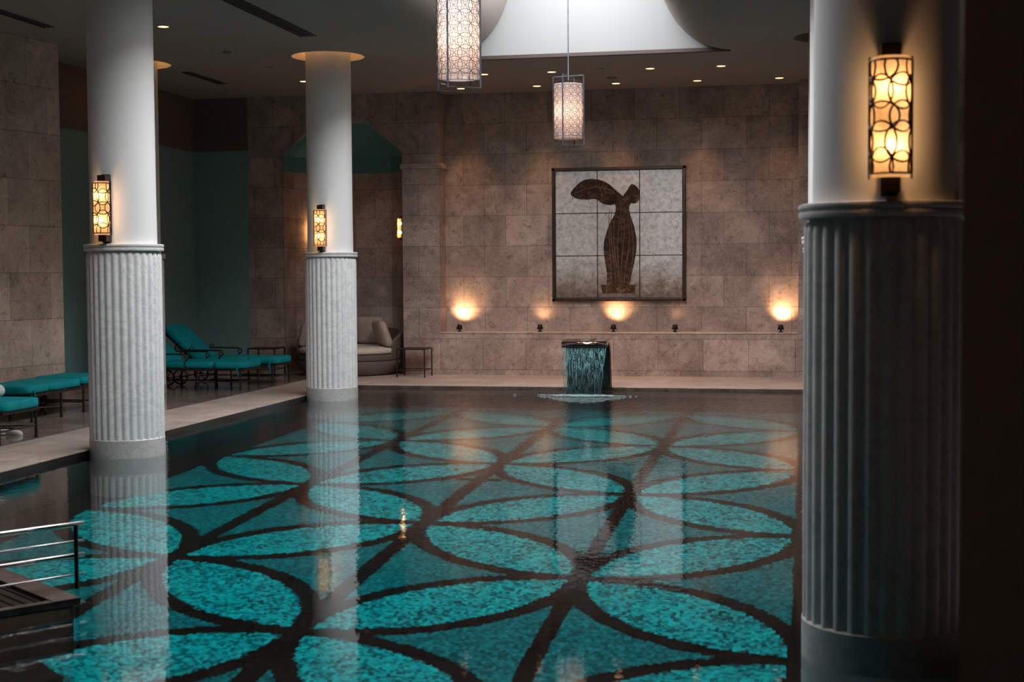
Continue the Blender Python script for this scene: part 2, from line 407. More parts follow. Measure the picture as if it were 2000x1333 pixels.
# ---------------------------------------------------------------- structure: far wall
b = MB()
b.box(-8.22, -7.675, YF, 21.7, DZ-.05, CZ)
b.prism([(-7.675, 3.35), (-7.15, 3.78), (-6.35, 3.78), (-5.815, 3.34), (-5.815, CZ), (-7.675, CZ)], 'y', YF, 20.42)
b.box(-5.815, -5.256, YF, 21.7, 0, CZ)
b.box(-5.256, 3.6, YF, 21.0, 0, LEDGE)
b.box(-5.256, -.088, YR, 21.0, LEDGE, CZ)
b.box(-.088, 3.6, YF, 21.0, LEDGE, CZ)
S(b.build('wall_far', 'wall'))
# niche behind the daybed: stone lining and teal faceted half dome
plan = [(-7.668, YF), (-7.668, 20.8), (-7.22, 21.25), (-6.27, 21.25), (-5.822, 20.8), (-5.822, YF)]
b = MB()
for (x0, y0), (x1, y1) in zip(plan, plan[1:]): b.quad((x0, y0+.002, 0), (x1, y1+.002, 0), (x1, y1+.002, 3.1), (x0, y0+.002, 3.1))
S(b.build('wall_alcove', 'wall'))
b = MB(); top = [(-7.15, YF+.1, 3.80), (-6.35, YF+.1, 3.80)]
for (x0, y0), (x1, y1) in zip(plan, plan[1:]): b.quad((x0, y0+.004, 3.1), (x1, y1+.004, 3.1), (x1, y1+.004, 3.34), (x0, y0+.004, 3.34))
b.add([(p[0], p[1]+.004, 3.34) for p in plan]+top, [(0, 1, 6), (1, 2, 6), (2, 3, 7, 6), (3, 4, 7), (4, 5, 7)])
S(b.build('ceiling_alcove', 'teal_dome'))
b = MB()
b.box(-5.84, -5.20, YF-.035, YF+.01, 3.085, 3.12); b.box(-5.83, -5.215, YF-.05, YF+.01, 3.12, 3.155)
b.box(-5.265, -5.2, YF, YR, 3.085, 3.155)
S(b.build('trim_1', 'wall', bevel=.006))
b = MB(); b.box(-5.256, -.088, YF-.012, YR, LEDGE-.012, LEDGE+.006)
S(b.build('trim_2', 'deck', bevel=.004))
# teal recess at the left
b = MB()
b.box(-9.3, -8.22, YF, 20.5, .25, 3.41, 0); b.box(-9.3, -8.22, YF-.01, 20.5, 0, .25, 1); b.box(-9.3, -8.22, YF-.03, 20.5, 3.41, CZ, 2)
S(b.build('wall_recess', ['teal_wall', 'wall', 'plaster']))
b = MB()
b.box(-9.4, -9.1, 9.0, YF, .25, 3.41, 0); b.box(-9.4, -9.09, 9.0, YF, 0, .25, 1); b.box(-9.4, -9.07, 9.0, YF, 3.41, CZ, 2)
b.box(-9.4, -9.1, -3, 9.0, 0, CZ, 1)
S(b.build('wall_left', ['teal_wall', 'wall', 'plaster']))
a = math.atan2(.21, .98)
b = MB(); b.box(-.42, 0, -3.6, 0, 0, CZ-DZ+.04)
S(b.build('wall_pier', 'pier', loc=(-8.33, 14.95, DZ-.04), rz=-a))
b = MB(); b.box(3.4, 3.6, -3, 21, 0, CZ); S(b.build('wall_right', 'lip'))
b = MB(); b.box(-9.4, 3.6, -3.2, -3, 0, CZ); S(b.build('wall_near', 'plaster'))

b = MB(); b.prism([(.385, 3.7), (.391, 3.75), (3.6, 3.75), (3.6, 3.7)], 'z', -.3, CZ, 0); b.prism([(.391, 3.75), (.43, 4.1), (3.6, 4.1), (3.6, 3.75)], 'z', -.3, CZ, 1)  # near wall added to darken the right edge; dark back layer cuts bounce
S(b.build('wall_end_added', ['plaster_light', 'lip']))

# ---------------------------------------------------------------- structure: floor, pool
b = MB()
b.box(-9.4, -6.92, -3, 20.29, -.3, DZ); b.box(-6.92, 3.6, -3, PY0, -.3, DZ); b.box(-6.92, PX0, PY0, 4, -.3, DZ)
S(b.build('floor', 'lounge'))
b = MB()
b.box(-6.92, PX0, 4, YF, -.3, DZ); b.box(PX0, 3.6, PY1, YF, -.3, DZ)
b.box(-7.675, -5.815, YF, 21.25, -.3, DZ)
b.box(PX1, 3.6, PY0, PY1, -.3, DZ)
S(b.build('floor_coping', 'deck'))
b = MB()   # dark waterline tile under the coping edge
b.box(PX0, PX0+.012, PY0, PY1, -.3, DZ-.006); b.box(PX0, PX1, PY1-.012, PY1, -.3, DZ-.012, 1)
b.box(PX1-.012, PX1, PY0, PY1, -.3, DZ-.012)
S(b.build('trim_3', ['edge', 'shelf']))
b = MB(); b.box(PX0+.012, PX1, 18.03, PY1, -.4, -.018)
S(b.build('pool_shelf', 'shelf'))
b = MB(); b.quad((PX0, PY0, -DEPTH), (PX1, PY0, -DEPTH), (PX1, PY1, -DEPTH), (PX0, PY1, -DEPTH))
S(b.build('pool_floor', 'mosaic'))
b = MB()
b.box(PX0-.2, PX0, PY0, PY1, -DEPTH, -.3); b.box(PX1, PX1+.2, PY0, PY1, -DEPTH, -.3)
b.box(PX0-.2, PX1+.2, PY1, PY1+.2, -DEPTH, -.3); b.box(PX0-.2, PX1+.2, PY0-.2, PY0, -DEPTH, -.3)
S(b.build('pool_basin', 'basin'))
b = MB(); b.quad((PX0, PY0, 0), (PX1, PY0, 0), (PX1, PY1, 0), (PX0, PY1, 0))
wt = b.build('pool_water', 'water')
tag(wt, 'still clear water filling the teal mosaic pool', 'water', kind='stuff')

# ---------------------------------------------------------------- structure: ceiling with light well and column coves
WX0, WX1, WY0, WY1 = -4.46, -.86, 5.85, 17.4
LCOL = [(-5.72, 11.3), (-5.72, 16.73)]; RCOL = [(.309, 5.83), (.309, 11.26), (.309, 16.69)]; BACKC = (-8.28, 16.75)
COVES = [((-5.72, 16.73), 1), (BACKC, 1), ((.309, 16.69), 0), ((.309, 11.26), 0)]
bm = bmesh.new()
def loop(pts):
    vs = [bm.verts.new((x, y, CZ)) for x, y in pts]
    for i in range(len(vs)): bm.edges.new((vs[i], vs[(i+1) % len(vs)]))
loop([(-9.4, -3.2), (3.6, -3.2), (3.6, 21.7), (-9.4, 21.7)])
loop([(WX0, WY0), (WX1, WY0), (WX1, WY1), (WX0, WY1)])
CR_ = .445
for (cx, cy), on in COVES: loop([(cx+CR_*cos(2*PI*k/40), cy+CR_*sin(2*PI*k/40)) for k in range(40)])
bmesh.ops.triangle_fill(bm, use_beauty=True, edges=bm.edges[:])
me = bpy.data.meshes.new('ceiling'); bm.to_mesh(me); bm.free(); me.materials.append(MT['ceiling'])
# light well flanks (quarter round flares) belong to the ceiling mesh
ce = bpy.data.objects.new('ceiling', me); COL.objects.link(ce); S(ce)
b = MB(); N = 20
for sx, xe in ((1, WX0), (-1, WX1)):
    # convex flare: tangent to the ceiling at the edge, vertical at the top
    prof = [(xe+sx*.9*sin(PI/2*k/N), CZ+1.1*(1-cos(PI/2*k/N))) for k in range(N+1)]+[(xe+sx*.9, 5.8)]
    for (x0, z0), (x1, z1) in zip(prof, prof[1:]): b.quad((x0, WY0, z0), (x0, WY1, z0), (x1, WY1, z1), (x1, WY0, z1), 1)
b.quad((WX0, WY0, CZ), (WX1, WY0, CZ), (WX1, WY0, 5.8), (WX0, WY0, 5.8))
b.box(WX0, WX1, WY1, WY1+.1, CZ+.005, 5.8, 0)
S(b.build('ceiling_well', ['well', 'ceiling'], autos=40))
b = MB(); b.box(WX0, WX1-.02, WY1-.05, WY1+.02, CZ-.012, CZ+.035)
S(b.build('trim_4', 'lip', bevel=.004))  # dark brown strip along the far edge of the light well
# glazed roof light
b = MB(); b.box(-3.56, -1.76, WY0, WY1, 5.78, 5.80)
m, nt, bb, oo = newmat('roof glass'); bb.inputs['Transmission Weight'].default_value = 1; bb.inputs['Roughness'].default_value = .3; bb.inputs['IOR'].default_value = 1.1
MT['roofglass'] = m
S(b.build('window_1', 'roofglass'))
b = MB()
for k in range(8): y = WY0+.05+k*(WY1-WY0-.1)/7; b.box(-3.56, -1.76, y-.03, y+.03, 5.73, 5.78)
S(b.build('trim_5', 'white'))
for i, ((cx, cy), on) in enumerate(COVES):
    b = MB(); b.lathe([(CR_, CZ), (CR_, CZ+.28), (0.02, CZ+.28)], 40, (cx, cy))
    S(b.build('ceiling_cove' if i == 0 else 'ceiling_cove.%03d' % i, 'white' if on else 'ceiling', autos=40))
    if on:
        for k in range(6):
            w_ = 2*PI*(k+.5)/6
            point('cove_lamp', (cx+.365*cos(w_), cy+.365*sin(w_), CZ+.2), .30, (1, .42, .12), .015)

# ---------------------------------------------------------------- columns
def drum_mesh(name, parent):
    n = 30; sub = 8; z0, z1 = .155, 1.755
    def prof(amp):
        pts = []
        for i in range(n):
            for k in range(sub):
                t = (k+.5)/sub*2-1; w_ = 2*PI*(i+(k+.5)/sub)/n
                r = .282+amp*math.sqrt(max(0, 1-t*t))*.033
                pts.append((r*cos(w_), r*sin(w_)))
        return pts
    zs = [(z0, 1), (z1-.055, 1), (z1-.03, .9), (z1-.012, .55), (z1, .0)]
    vs = []; N_ = n*sub
    for z, amp in zs:
        for x, y in prof(amp): vs.append((x, y, z))
    fs = []
    for i in range(len(zs)-1):
        for k in range(N_): fs.append((i*N_+k, i*N_+(k+1) % N_, (i+1)*N_+(k+1) % N_, (i+1)*N_+k))
    b = MB(); b.add(vs, fs); return b.build(name, 'marble', parent, autos=50)
def column(x, y, label, top=CZ+.28):
    t = empty('column', (x, y, 0), label=label, cat='column', group='white columns with reeded marble bases')
    b = MB(); b.lathe([(.0, -DEPTH), (RC+.003, -DEPTH), (RC+.003, .150), (RC-.004, .158), (.0, .158)], 64)
    b.build('plinth', 'plinth', t, autos=40)
    drum_mesh('reeded_drum', t)
    b = MB(); b.lathe([(0, 1.752), (.322, 1.752), (.332, 1.756), (.335, 1.768), (.333, 1.778), (.326, 1.781), (.332, 1.784), (.337, 1.797), (.334, 1.808), (.324, 1.812), (0, 1.812)], 64)
    b.build('collar', 'collar', t, autos=50)
    b = MB(); b.lathe([(.280, 1.811), (.277, 2.2), (.275, top), (0, top)], 64); b.build('shaft', 'white', t, autos=50)
    return t
column(*LCOL[0], 'large white column with reeded marble base at the left, rising from the pool edge', CZ)
column(*LCOL[1], 'white column with reeded base at the far left corner of the pool, left of the daybed')
column(*RCOL[0], 'nearest white column, half in shadow at the right, with the largest wall lamp', CZ)
column(*RCOL[1], 'thin strip of a column just behind the nearest column at the right, its collar the higher of two')
column(*RCOL[2], 'furthest right-hand column, only a sliver showing behind the other two')
column(*BACKC, 'column on the lounge floor, mostly hidden behind the large left column')

# ---------------------------------------------------------------- wire patterns
def cyl_pt(th, z, r, c): return (c[0]+r*sin(th), c[1]-r*cos(th), z)
def wire_circles(b, c, r, z0, rows, pz, th0, th1, cols, wr, seg=20, wrap=False, jit=0.0, n=4):
    pt = (th1-th0)/cols
    for j in range(rows+1):
        for i in range(cols if wrap else cols+1):
            tc = th0+i*pt; zc = z0+j*pz
            ra = pt*.7071; rzz = pz*.7071
            sx = 1+random.uniform(-jit, jit); sz = 1+random.uniform(-jit, jit)
            pts = []
            for k in range(seg):
                w_ = 2*PI*k/seg; th = tc+ra*sx*cos(w_); z = zc+rzz*sz*sin(w_)
                if not wrap: th = min(max(th, th0), th1)
                z = min(max(z, z0-pz*.25), z0+rows*pz+pz*.25)
                pts.append(cyl_pt(th, z, r, c))
            b.tube(pts, wr, n, closed=True)

# ---------------------------------------------------------------- wall lamps
def sconce(name, loc, rz, label, sc=1.0, power=.8):
    """origin on the wall surface, facing local -Y"""
    t = empty(name, loc, rz, label, 'wall lamp', 'amber wall lamps with wire cages'); t.scale = (sc, sc, sc)
    b = MB(); b.box(-.032, .032, -.035, .035, -.285, .285)
    b.build('backplate', 'bronze', t, bevel=.004)
    for z_ in (.215, -.275):
        b = MB(); b.box(-.036, .036, -.10, -.03, z_, z_+.06); b.build('end_cap', 'bronze', t, bevel=.004)
    c = (0, -.085)
    b = MB(); prof = [(.066, -.222), (.070, -.21), (.070, .21), (.066, .222)]
    b.lathe(prof, 24, c, a0=PI+.12, a1=2*PI-.12); b.build('lamp_glass', 'amber', t, smooth=True)
    b = MB(); wire_circles(b, c, .077, -.184, 4, .092, -PI/2-.05, PI/2+.05, 3, .0040, jit=.22)
    for s_ in (-1, 1):
        b.tube([cyl_pt(s_*(PI/2+.05), -.225, .077, c), cyl_pt(s_*(PI/2+.05), .225, .077, c)], .0035, 5)
    b.build('wire_cage', 'bronze', t)
    for s_ in (-1, 1):
        b = MB(); b.ellipsoid((0, -.075, s_*.105), .020, .020, .03, 12, 8); o = b.build('bulb', 'bulb', t, smooth=True)
        o.visible_shadow = True
        point('bulb_light', (0, -.122, s_*.105), power*sc*sc, AMBER, .016, t)
    return t
sconce('wall_lamp', (-5.72, 11.3-.283, 2.105), 0, 'lit amber wall lamp in a wire cage on the large left column')
sconce('wall_lamp', (-5.72, 16.73-.283, 2.10), 0, 'lit amber wall lamp on the column left of the daybed niche')
sconce('wall_lamp', (.309, 5.83-.283, 2.112), 0, 'largest glowing wall lamp, on the shaded nearest column at the right')
sconce('wall_lamp', (-5.825, 20.40, 2.22), -PI/2, 'small glowing wall lamp seen side-on inside the daybed niche', .64, 6)
sconce('wall_lamp', (-7.46, 20.99, 2.20), PI/4, 'glowing wall lamp at the left side of the niche, hidden behind the column', .64, 6)

# ---------------------------------------------------------------- pendant lanterns
def lantern():
    t = empty('pendant_lantern', (0, 0, 0))
    # local z 0 = bottom of frame ; frame height .80
    H = .83; q = .136
    b = MB(); b.tube([(0, 0, H-.02), (0, 0, 2.2)], .008, 8); b.build('rod', 'pewter', t)
    b = MB()
    cs = [(q, q), (-q, q), (-q, -q), (q, -q)]
    for x, y in cs: b.bar((x, y, 0), (x, y, H), .012)
    for k in range(4):
        x0, y0 = cs[k]; x1, y1 = cs[(k+1) % 4]; b.bar((x0, y0, .006), (x1, y1, .006), .008)
    for x, y in cs: b.bar((x, y, H), (0, 0, H), .012)
    b.tube([(0, 0, H-.05), (0, 0, H+.03)], .013, 8)
    b.build('frame', 'pewter', t)
    b = MB(); b.lathe([(.168, .09), (.168, .735)], 40); b.build('lamp_shade', 'shade', t, smooth=True)
    b = MB(); wire_circles(b, (0, 0), .178, .085, 7, .0935, 0, 2*PI, 12, .0023, 20, wrap=True); wire_circles(b, (0, 0), .1785, .085+.0468, 6, .0935, PI/12, 2*PI+PI/12, 12, .0015, 20, wrap=True); b.build('wire_lattice', 'wire', t)
    for s_ in (-1, 1):
        b = MB(); b.ellipsoid((s_*.05, 0, .40), .03, .03, .045, 12, 8); b.build('bulb', 'bulb', t, smooth=True)
        point('lantern_light', (s_*.075, 0, .40), 1.9, (1, .66, .50), .03, t)
    return t
l1 = lantern(); l1.location = (-2.757, 16.80, 3.045); l1.rotation_euler = (0, 0, math.radians(34))
tag(l1, 'smaller, further pendant lantern hanging in front of the far wall', 'pendant lamp', 'pendant lanterns with wire lattice')
l2 = copy_tree(l1); l2.location = (-2.726, 11.2, 3.02); l2.rotation_euler = (0, 0, math.radians(31))
l2['label'] = 'larger, nearer pendant lantern cut off by the top of the picture'

# ---------------------------------------------------------------- spotlights on the ledge
def uplight():
    t = empty('spotlight', (0, 0, 0))
    b = MB(); b.lathe([(0, 0), (.032, 0), (.032, .014), (.012, .018), (.012, .045), (0, .045)], 16); b.build('base', 'black', t, autos=40)
    b = MB(); b.lathe([(0, -.032), (.026, -.032), (.034, -.02), (.036, .03), (.030, .036), (0, .030)], 16)
    o = b.build('lamp_head', 'black', t, loc=(0, .0, .068), rot=(math.radians(-20), 0, 0), autos=40)
    for s_ in (-1, 1): b = MB(); b.tube([(s_*.036, 0, .03), (s_*.04, 0, .07)], .006, 6); b.build('bracket', 'black', t)
    return t
ups = [(905, -5.00, .022, 19), (1058, -3.79, .02, 2.6), (1201, -2.71, .022, 16), (1319, -1.82, .02, 0.7), (1525, -.33, .022, 23)]
ulab = ['small black spotlight on the stone ledge nearest the pillar, glow above it', 'small black spotlight on the ledge below the left edge of the painting',
        'small black spotlight on the ledge just right of the waterfall spout', 'small black spotlight on the ledge below the right part of the painting, unlit',
        'small black spotlight at the right end of the ledge beside the right column']
up0 = None
for (px, x, rr, pw), lb in zip(ups, ulab):
    if up0 is None: up0 = uplight(); o = up0
    else: o = copy_tree(up0)
    o.location = (x, 20.44, LEDGE+.006); tag(o, lb, 'spotlight', 'black spotlights along the ledge')
    spot('ledge_beam', (x, 20.50, LEDGE+.22), (x+.03, YR, LEDGE+.345), pw, (1, .56, .27), 125, 1.0, .03)

# ---------------------------------------------------------------- recessed downlights, detectors, vents
def downlight():
    t = empty('downlight', (0, 0, 0))
    b = MB(); b.lathe([(.062, 0), (.074, -.003), (.074, .001)], 24); b.lathe([(.062, 0), (.050, .03)], 24); b.build('trim_ring', 'ceiling', t, smooth=True)
    b = MB(); b.lathe([(.056, -.001), (0, -.001)], 24); b.build('lens', 'disc', t)
    return t
row1 = [-4.856, -3.743, -2.612, -1.474, -.352]; row2 = [-4.21, -3.291, -1.987, -1.068]
dl = []
n1 = ['first', 'second', 'middle', 'fourth', 'last']; n2 = ['first', 'second', 'third', 'last']
for k, x in enumerate(row1): dl.append((x, 20.05, '%s from the left of the five ceiling downlights nearest the far wall' % n1[k], 40 if k < 4 else 22, 1))
for k, x in enumerate(row2): dl.append((x, 18.70, '%s from the left of the four ceiling downlights behind the light well edge' % n2[k], 60, 0))
dl.append((-6.723, 14.281, 'lone downlight in the dark ceiling right of the large left column', 2.0, 0))
dl.append((-6.764, 18.765, 'tiny downlight peeking out left of the column by the niche', 1.5, 0))
d0 = None
for x, y, lb, pw, wallw in dl:
    if d0 is None: d0 = downlight(); o = d0
    else: o = copy_tree(d0)
    o.location = (x, y, CZ-.002); tag(o, 'lit ' + lb, 'ceiling light', 'recessed ceiling downlights')
    spot('downlight_beam', (x, y, CZ-.02), (x, y+(.62 if wallw else 0), 1.6 if wallw else 0), pw, WARM, 50 if wallw else 90, .9, .04)
det = None
dlab = ['round ceiling detector in the dark ceiling left of the niche column, nearer one', 'flat ceiling disc in the dark ceiling left of the niche column, further one',
        'flat ceiling disc above the hanging lantern, nearer the light well', 'round smoke detector on the ceiling right of the further lantern']
for k, (x, y, r_) in enumerate([(-6.751, 16.053, .05), (-6.701, 17.371, .05), (-2.611, 18.55, .05), (-2.591, 19.45, .07)]):
    b = MB()
    if k in (0, 3): b.lathe([(r_, 0), (r_, -.018), (r_*.7, -.03), (r_*.68, -.022), (r_*.45, -.04), (0, -.045)], 24)
    else: b.lathe([(r_, 0), (r_, -.008), (r_*.9, -.010), (0, -.010)], 24)
    o = b.build('ceiling_detector', 'whiteplastic', loc=(x, y, CZ), autos=40)
    tag(o, dlab[k], 'detector', 'small fittings on the ceiling')
def vent(x, y0, y1, wd, slots, label):
    t = empty('slot_vent', (x, (y0+y1)/2, CZ), label=label, cat='air vent', group='linear ceiling vents'); L = (y1-y0)/2
    b = MB(); b.box(-wd/2, wd/2, -L, L, -.004, -.002); b.build('recess', 'grille', t)
    for k in range(slots+1):
        xx = -wd/2+wd*k/slots; b = MB(); b.box(xx-.006, xx+.006, -L, L, -.014, -.003); b.build('blade', 'slot', t)
vent(-5.42, 11.6, 15.2, .17, 4, 'long four-slot ceiling vent left of the pendant lanterns')
vent(-7.90, 11.0, 14.0, .11, 2, 'long ceiling vent in the top left corner')
vent(-7.93, 17.5, 18.7, .11, 2, 'short ceiling vent between the two left-hand columns')

# ---------------------------------------------------------------- framed panel picture
pic = empty('framed_picture', (-2.655, YR, 1.12), label='large square picture of silvery panels with a dark brown vase and leaf, dark frame', cat='picture')
PW = 1.95
b = MB(); fw = .045
for (x0, x1, z0, z1) in ((-PW/2, PW/2, 0, fw), (-PW/2, PW/2, PW-fw, PW), (-PW/2, -PW/2+fw, 0, PW), (PW/2-fw, PW/2, 0, PW)):
    b.box(x0, x1, -.075, -.0, z0, z1)
b.build('frame', 'frame', pic, bevel=.006)
inn = PW-2*fw; cell = inn/3
b = MB(); b.box(-inn/2, inn/2, -.03, -.004, fw, PW-fw); b.build('backing', 'black', pic)
for i in range(3):
    for j in range(3):
        x0 = -inn/2+i*cell; z0 = fw+j*cell; g = .006
        b = MB(); b.box(x0+g, x0+cell-g, -.042, -.028, z0+g, z0+cell-g); b.build('panel', 'leaf', pic, bevel=.002)
def pz(px, py): return (px-1209.5)/133.3, (589-py)/133.3
def shape(pts, y0, y1): b = MB(); b.prism(pts, 'y', y0, y1); return b
def smoothpoly(pts, n=6):
    out = []; N_ = len(pts)
    for i in range(N_):
        p0, p1, p2, p3 = [Vector((*pts[(i+k-1) % N_], 0)) for k in range(4)]
        for k in range(n):
            t = k/n; out.append(tuple((.5*((2*p1)+(-p0+p2)*t+(2*p0-5*p1+4*p2-p3)*t*t+(-p0+3*p1-3*p2+p3)*t**3))[:2]))
    return out
# painted still life : a tall vase on a block with one broad arching leaf
vase = [(-.20, .235), (-.10, .225), (.02, .225), (.12, .235), (.16, .40), (.21, .62), (.235, .85), (.20, 1.08), (.14, 1.26), (.13, 1.38), (.19, 1.47), (.17, 1.52),
        (.02, 1.53), (-.12, 1.52), (-.13, 1.47), (-.07, 1.38), (-.09, 1.26), (-.18, 1.08), (-.245, .85), (-.235, .62), (-.20, .40)]
vase = [(x+.03, z) for x, z in vase]
shape(smoothpoly(vase, 4), -.0455, -.0405).build('painted_vase', 'paint', pic)
leaf = [(.06, 1.52), (-.02, 1.60), (-.16, 1.72), (-.33, 1.78), (-.50, 1.77), (-.63, 1.68), (-.70, 1.57), (-.60, 1.50), (-.45, 1.485), (-.33, 1.49), (-.22, 1.42), (-.10, 1.40), (-.02, 1.44)]
leaf2 = [(.06, 1.50), (.12, 1.60), (.20, 1.70), (.30, 1.62), (.31, 1.50), (.25, 1.42), (.15, 1.44)]
shape(smoothpoly(leaf, 4), -.0465, -.0405).build('painted_leaf', 'paint', pic)
shape(smoothpoly(leaf2, 4), -.0468, -.0405).build('painted_leaf', 'paint', pic)
b = MB()
for k in range(7):
    u0 = -.20+k*.062
    pts = []
    for j in range(14):
        t = j/13; z = .27+t*1.08; wv = .92-1.0*(t-.5)**2
        pts.append((.03+u0*wv+.03*sin(t*4+k), -.0462, z))
    b.tube(pts, .005, 5, radii=[.0025+.006*sin(PI*j/13) for j in range(14)])
b.tube([(.03, -.047, 1.50), (-.12, -.047, 1.62), (-.32, -.047, 1.67), (-.52, -.047, 1.63), (-.66, -.047, 1.57)], .005, 5)
b.build('painted_highlights', 'paint_lit', pic)
b = MB(); b.box(-.245, .24, -.0465, -.0405, .15, .235); b.box(-.26, .255, -.0468, -.0405, .215, .24); b.box(-.235, .23, -.0468, -.0405, .12, .15)
b.build('painted_block', 'paint', pic)

# ---------------------------------------------------------------- waterfall spout
sp = empty('waterfall_spout', (-2.72, 18.12, 0), label='stainless steel waterfall blade standing at the far pool edge', cat='waterfall')
X0, X1 = -.285, .285
# side profile in (y,z): back plate sweeping up and curling forward to the lip
prof = [(.10, -.02), (.06, .15), (.02, .35), (-.02, .52), (-.05, .60), (-.10, .655), (-.17, .685), (-.27, .690), (-.36, .680), (-.42, .660), (-.44, .635)]
prof = [(y, z) for y, z in prof]
b = MB()
vs = []; th = .012
for y, z in prof: vs += [(X0, y, z), (X1, y, z)]
b.add(vs, [(2*i, 2*i+1, 2*i+3, 2*i+2) for i in range(len(prof)-1)])
o = b.build('curved_blade', 'steel', sp, autos=60); sm = o.modifiers.new('s', 'SOLIDIFY'); sm.thickness = .012; sm.offset = 0
b = MB()    # dark inner chamber plate
b.box(X0+.015, X1-.015, .035, .05, -.02, .40); b.prism([(.06, -.02), (-.02, .53), (-.10, .64), (-.13, .60), (-.07, .5), (-.015, -.02)], 'x', X1-.016, X1-.004)
b.prism([(.06, -.02), (-.02, .53), (-.10, .64), (-.13, .60), (-.07, .5), (-.015, -.02)], 'x', X0+.004, X0+.016)
b.quad((X0+.02, -.015, 0), (X1-.02, -.015, 0), (X1-.02, -.09, .6), (X0+.02, -.09, .6))
b.build('inner_plate', 'steel_dark', sp)
b = MB(); b.box(X0-.01, X1+.01, -.05, .10, -.02, .012); b.box(X0, X1, -.055, -.045, .02, .03); b.build('foot', 'steel_dark', sp, bevel=.003)
b = MB(); b.box(X0+.002, X1-.002, -.445, -.30, .600, .622); b.build('lip', 'black', sp)
# falling sheet
b = MB(); nx, nz = 60, 30; vs = []; random.seed(11)
offs = [random.uniform(-1, 1) for _ in range(nx+1)]
for j in range(nz+1):
    t = j/nz; z = .615*(1-t)
    for i in range(nx+1):
        u = i/nx*2-1; xx = u*(.283-.045*t)
        vs.append((xx-.01*t, -.43-.06*t+.010*sin(i*1.9+offs[i])*(.3+t)+.006*offs[i], z))
fs = [(j*(nx+1)+i, j*(nx+1)+i+1, (j+1)*(nx+1)+i+1, (j+1)*(nx+1)+i) for j in range(nz) for i in range(nx)]
b.add(vs, fs); o = b.build('falling_water', 'fall', loc=(-2.72, 18.12, 0), smooth=True)
tag(o, 'streaky sheet of water falling from the steel spout into the pool', 'water', kind='stuff')
b = MB(); random.seed(5)
for k in range(230):
    u = random.gauss(0, .24); v = random.gauss(0, .055)*(1-.4*min(1, abs(u)))
    s_ = max(.006, .024-.03*abs(u))*random.uniform(.5, 1.3)
    b.ellipsoid((u, v, .001), s_*2.8, s_*1.0, s_*.35, 10, 6)
o = b.build('splash_foam', 'foam', loc=(-2.73, 17.62, 0), smooth=True)
tag(o, 'white foam where the waterfall hits the pool', 'foam', kind='stuff')

# ---------------------------------------------------------------- round daybed and cushions
db = empty('daybed', (-6.67, 20.36, DZ), label='round wicker daybed with pale seat cushion inside the niche', cat='sofa')
r = .775
b = MB(); b.lathe([(0, 0), (r*.80, 0), (r*.90, .03), (r*.97, .11), (r*.995, .18), (r*.985, .215), (.0, .215)], 64); b.build('base', 'wicker', db, autos=50)
b = MB(); b.lathe([(0, .225), (r*.975, .225), (r*.985, .235), (r*.985, .30), (r*.965, .31), (0, .31)], 64); b.build('upper_band', 'wicker', db, autos=50)
b = MB(); b.lathe([(0, .312), (r*.93, .312), (r*.985, .335), (r*.99, .37), (r*.95, .405), (r*.8, .42), (0, .425)], 64); b.build('seat_cushion', 'seat', db, smooth=True)
b = MB(); nn = 40; vs = []
for k in range(nn+1):
    w_ = -.36+(PI+.72)*k/nn; e_ = sin(PI*k/nn)**.28 if 0 < k < nn else 0
    hh = .33+.35*e_
    for rr, z in ((r*.99, .30), (r*1.01, hh), (r*.95, hh), (r*.93, .30)): vs.append((rr*cos(w_), rr*sin(w_), z))
fs = [(4*k+i, 4*k+(i+1) % 4, 4*(k+1)+(i+1) % 4, 4*(k+1)+i) for k in range(nn) for i in range(4)]+[(0, 1, 2, 3), tuple(4*nn+i for i in (3, 2, 1, 0))]
b.add(vs, fs); b.build('back_shell', 'wicker', db, autos=50)
def cushion(loc, wx, wy, wz, rot, label, mat):
    b = MB(); b.ellipsoid((0, 0, 0), wx/2, wy/2, wz/2, 32, 16, .36); o = b.build('cushion', mat, loc=loc, rot=rot, smooth=True)
    # pinch corners
    for v in o.data.vertices:
        x, z = v.co.x/(wx/2), v.co.z/(wz/2); e = min(1, (abs(x)**3*abs(z)**3)); v.co.y *= 1-.55*max(abs(x), abs(z))**4; v.co.x *= 1+.05*e; v.co.z *= 1+.05*e
        v.co.x *= 1-.05*(1-x*x)*0
    return tag(o, label, 'cushion', 'cushions on the daybed')
D2 = math.radians
cushion((-6.47, 20.74, .69), .46, .17, .42, (D2(14), 0, D2(-6)), 'large square beige cushion upright on the daybed, right of the column', 'linen')
cushion((-6.98, 20.80, .71), .46, .17, .46, (D2(14), 0, D2(12)), 'pale square cushion at the back of the daybed, mostly behind the column', 'seat')
cushion((-6.13, 20.22, .66), .50, .16, .40, (D2(20), D2(0), D2(-58)), 'beige cushion leaning at the right arm of the daybed', 'linen')
cushion((-7.22, 20.24, .65), .48, .15, .38, (D2(18), D2(0), D2(62)), 'beige cushion leaning at the left arm of the daybed', 'linen')

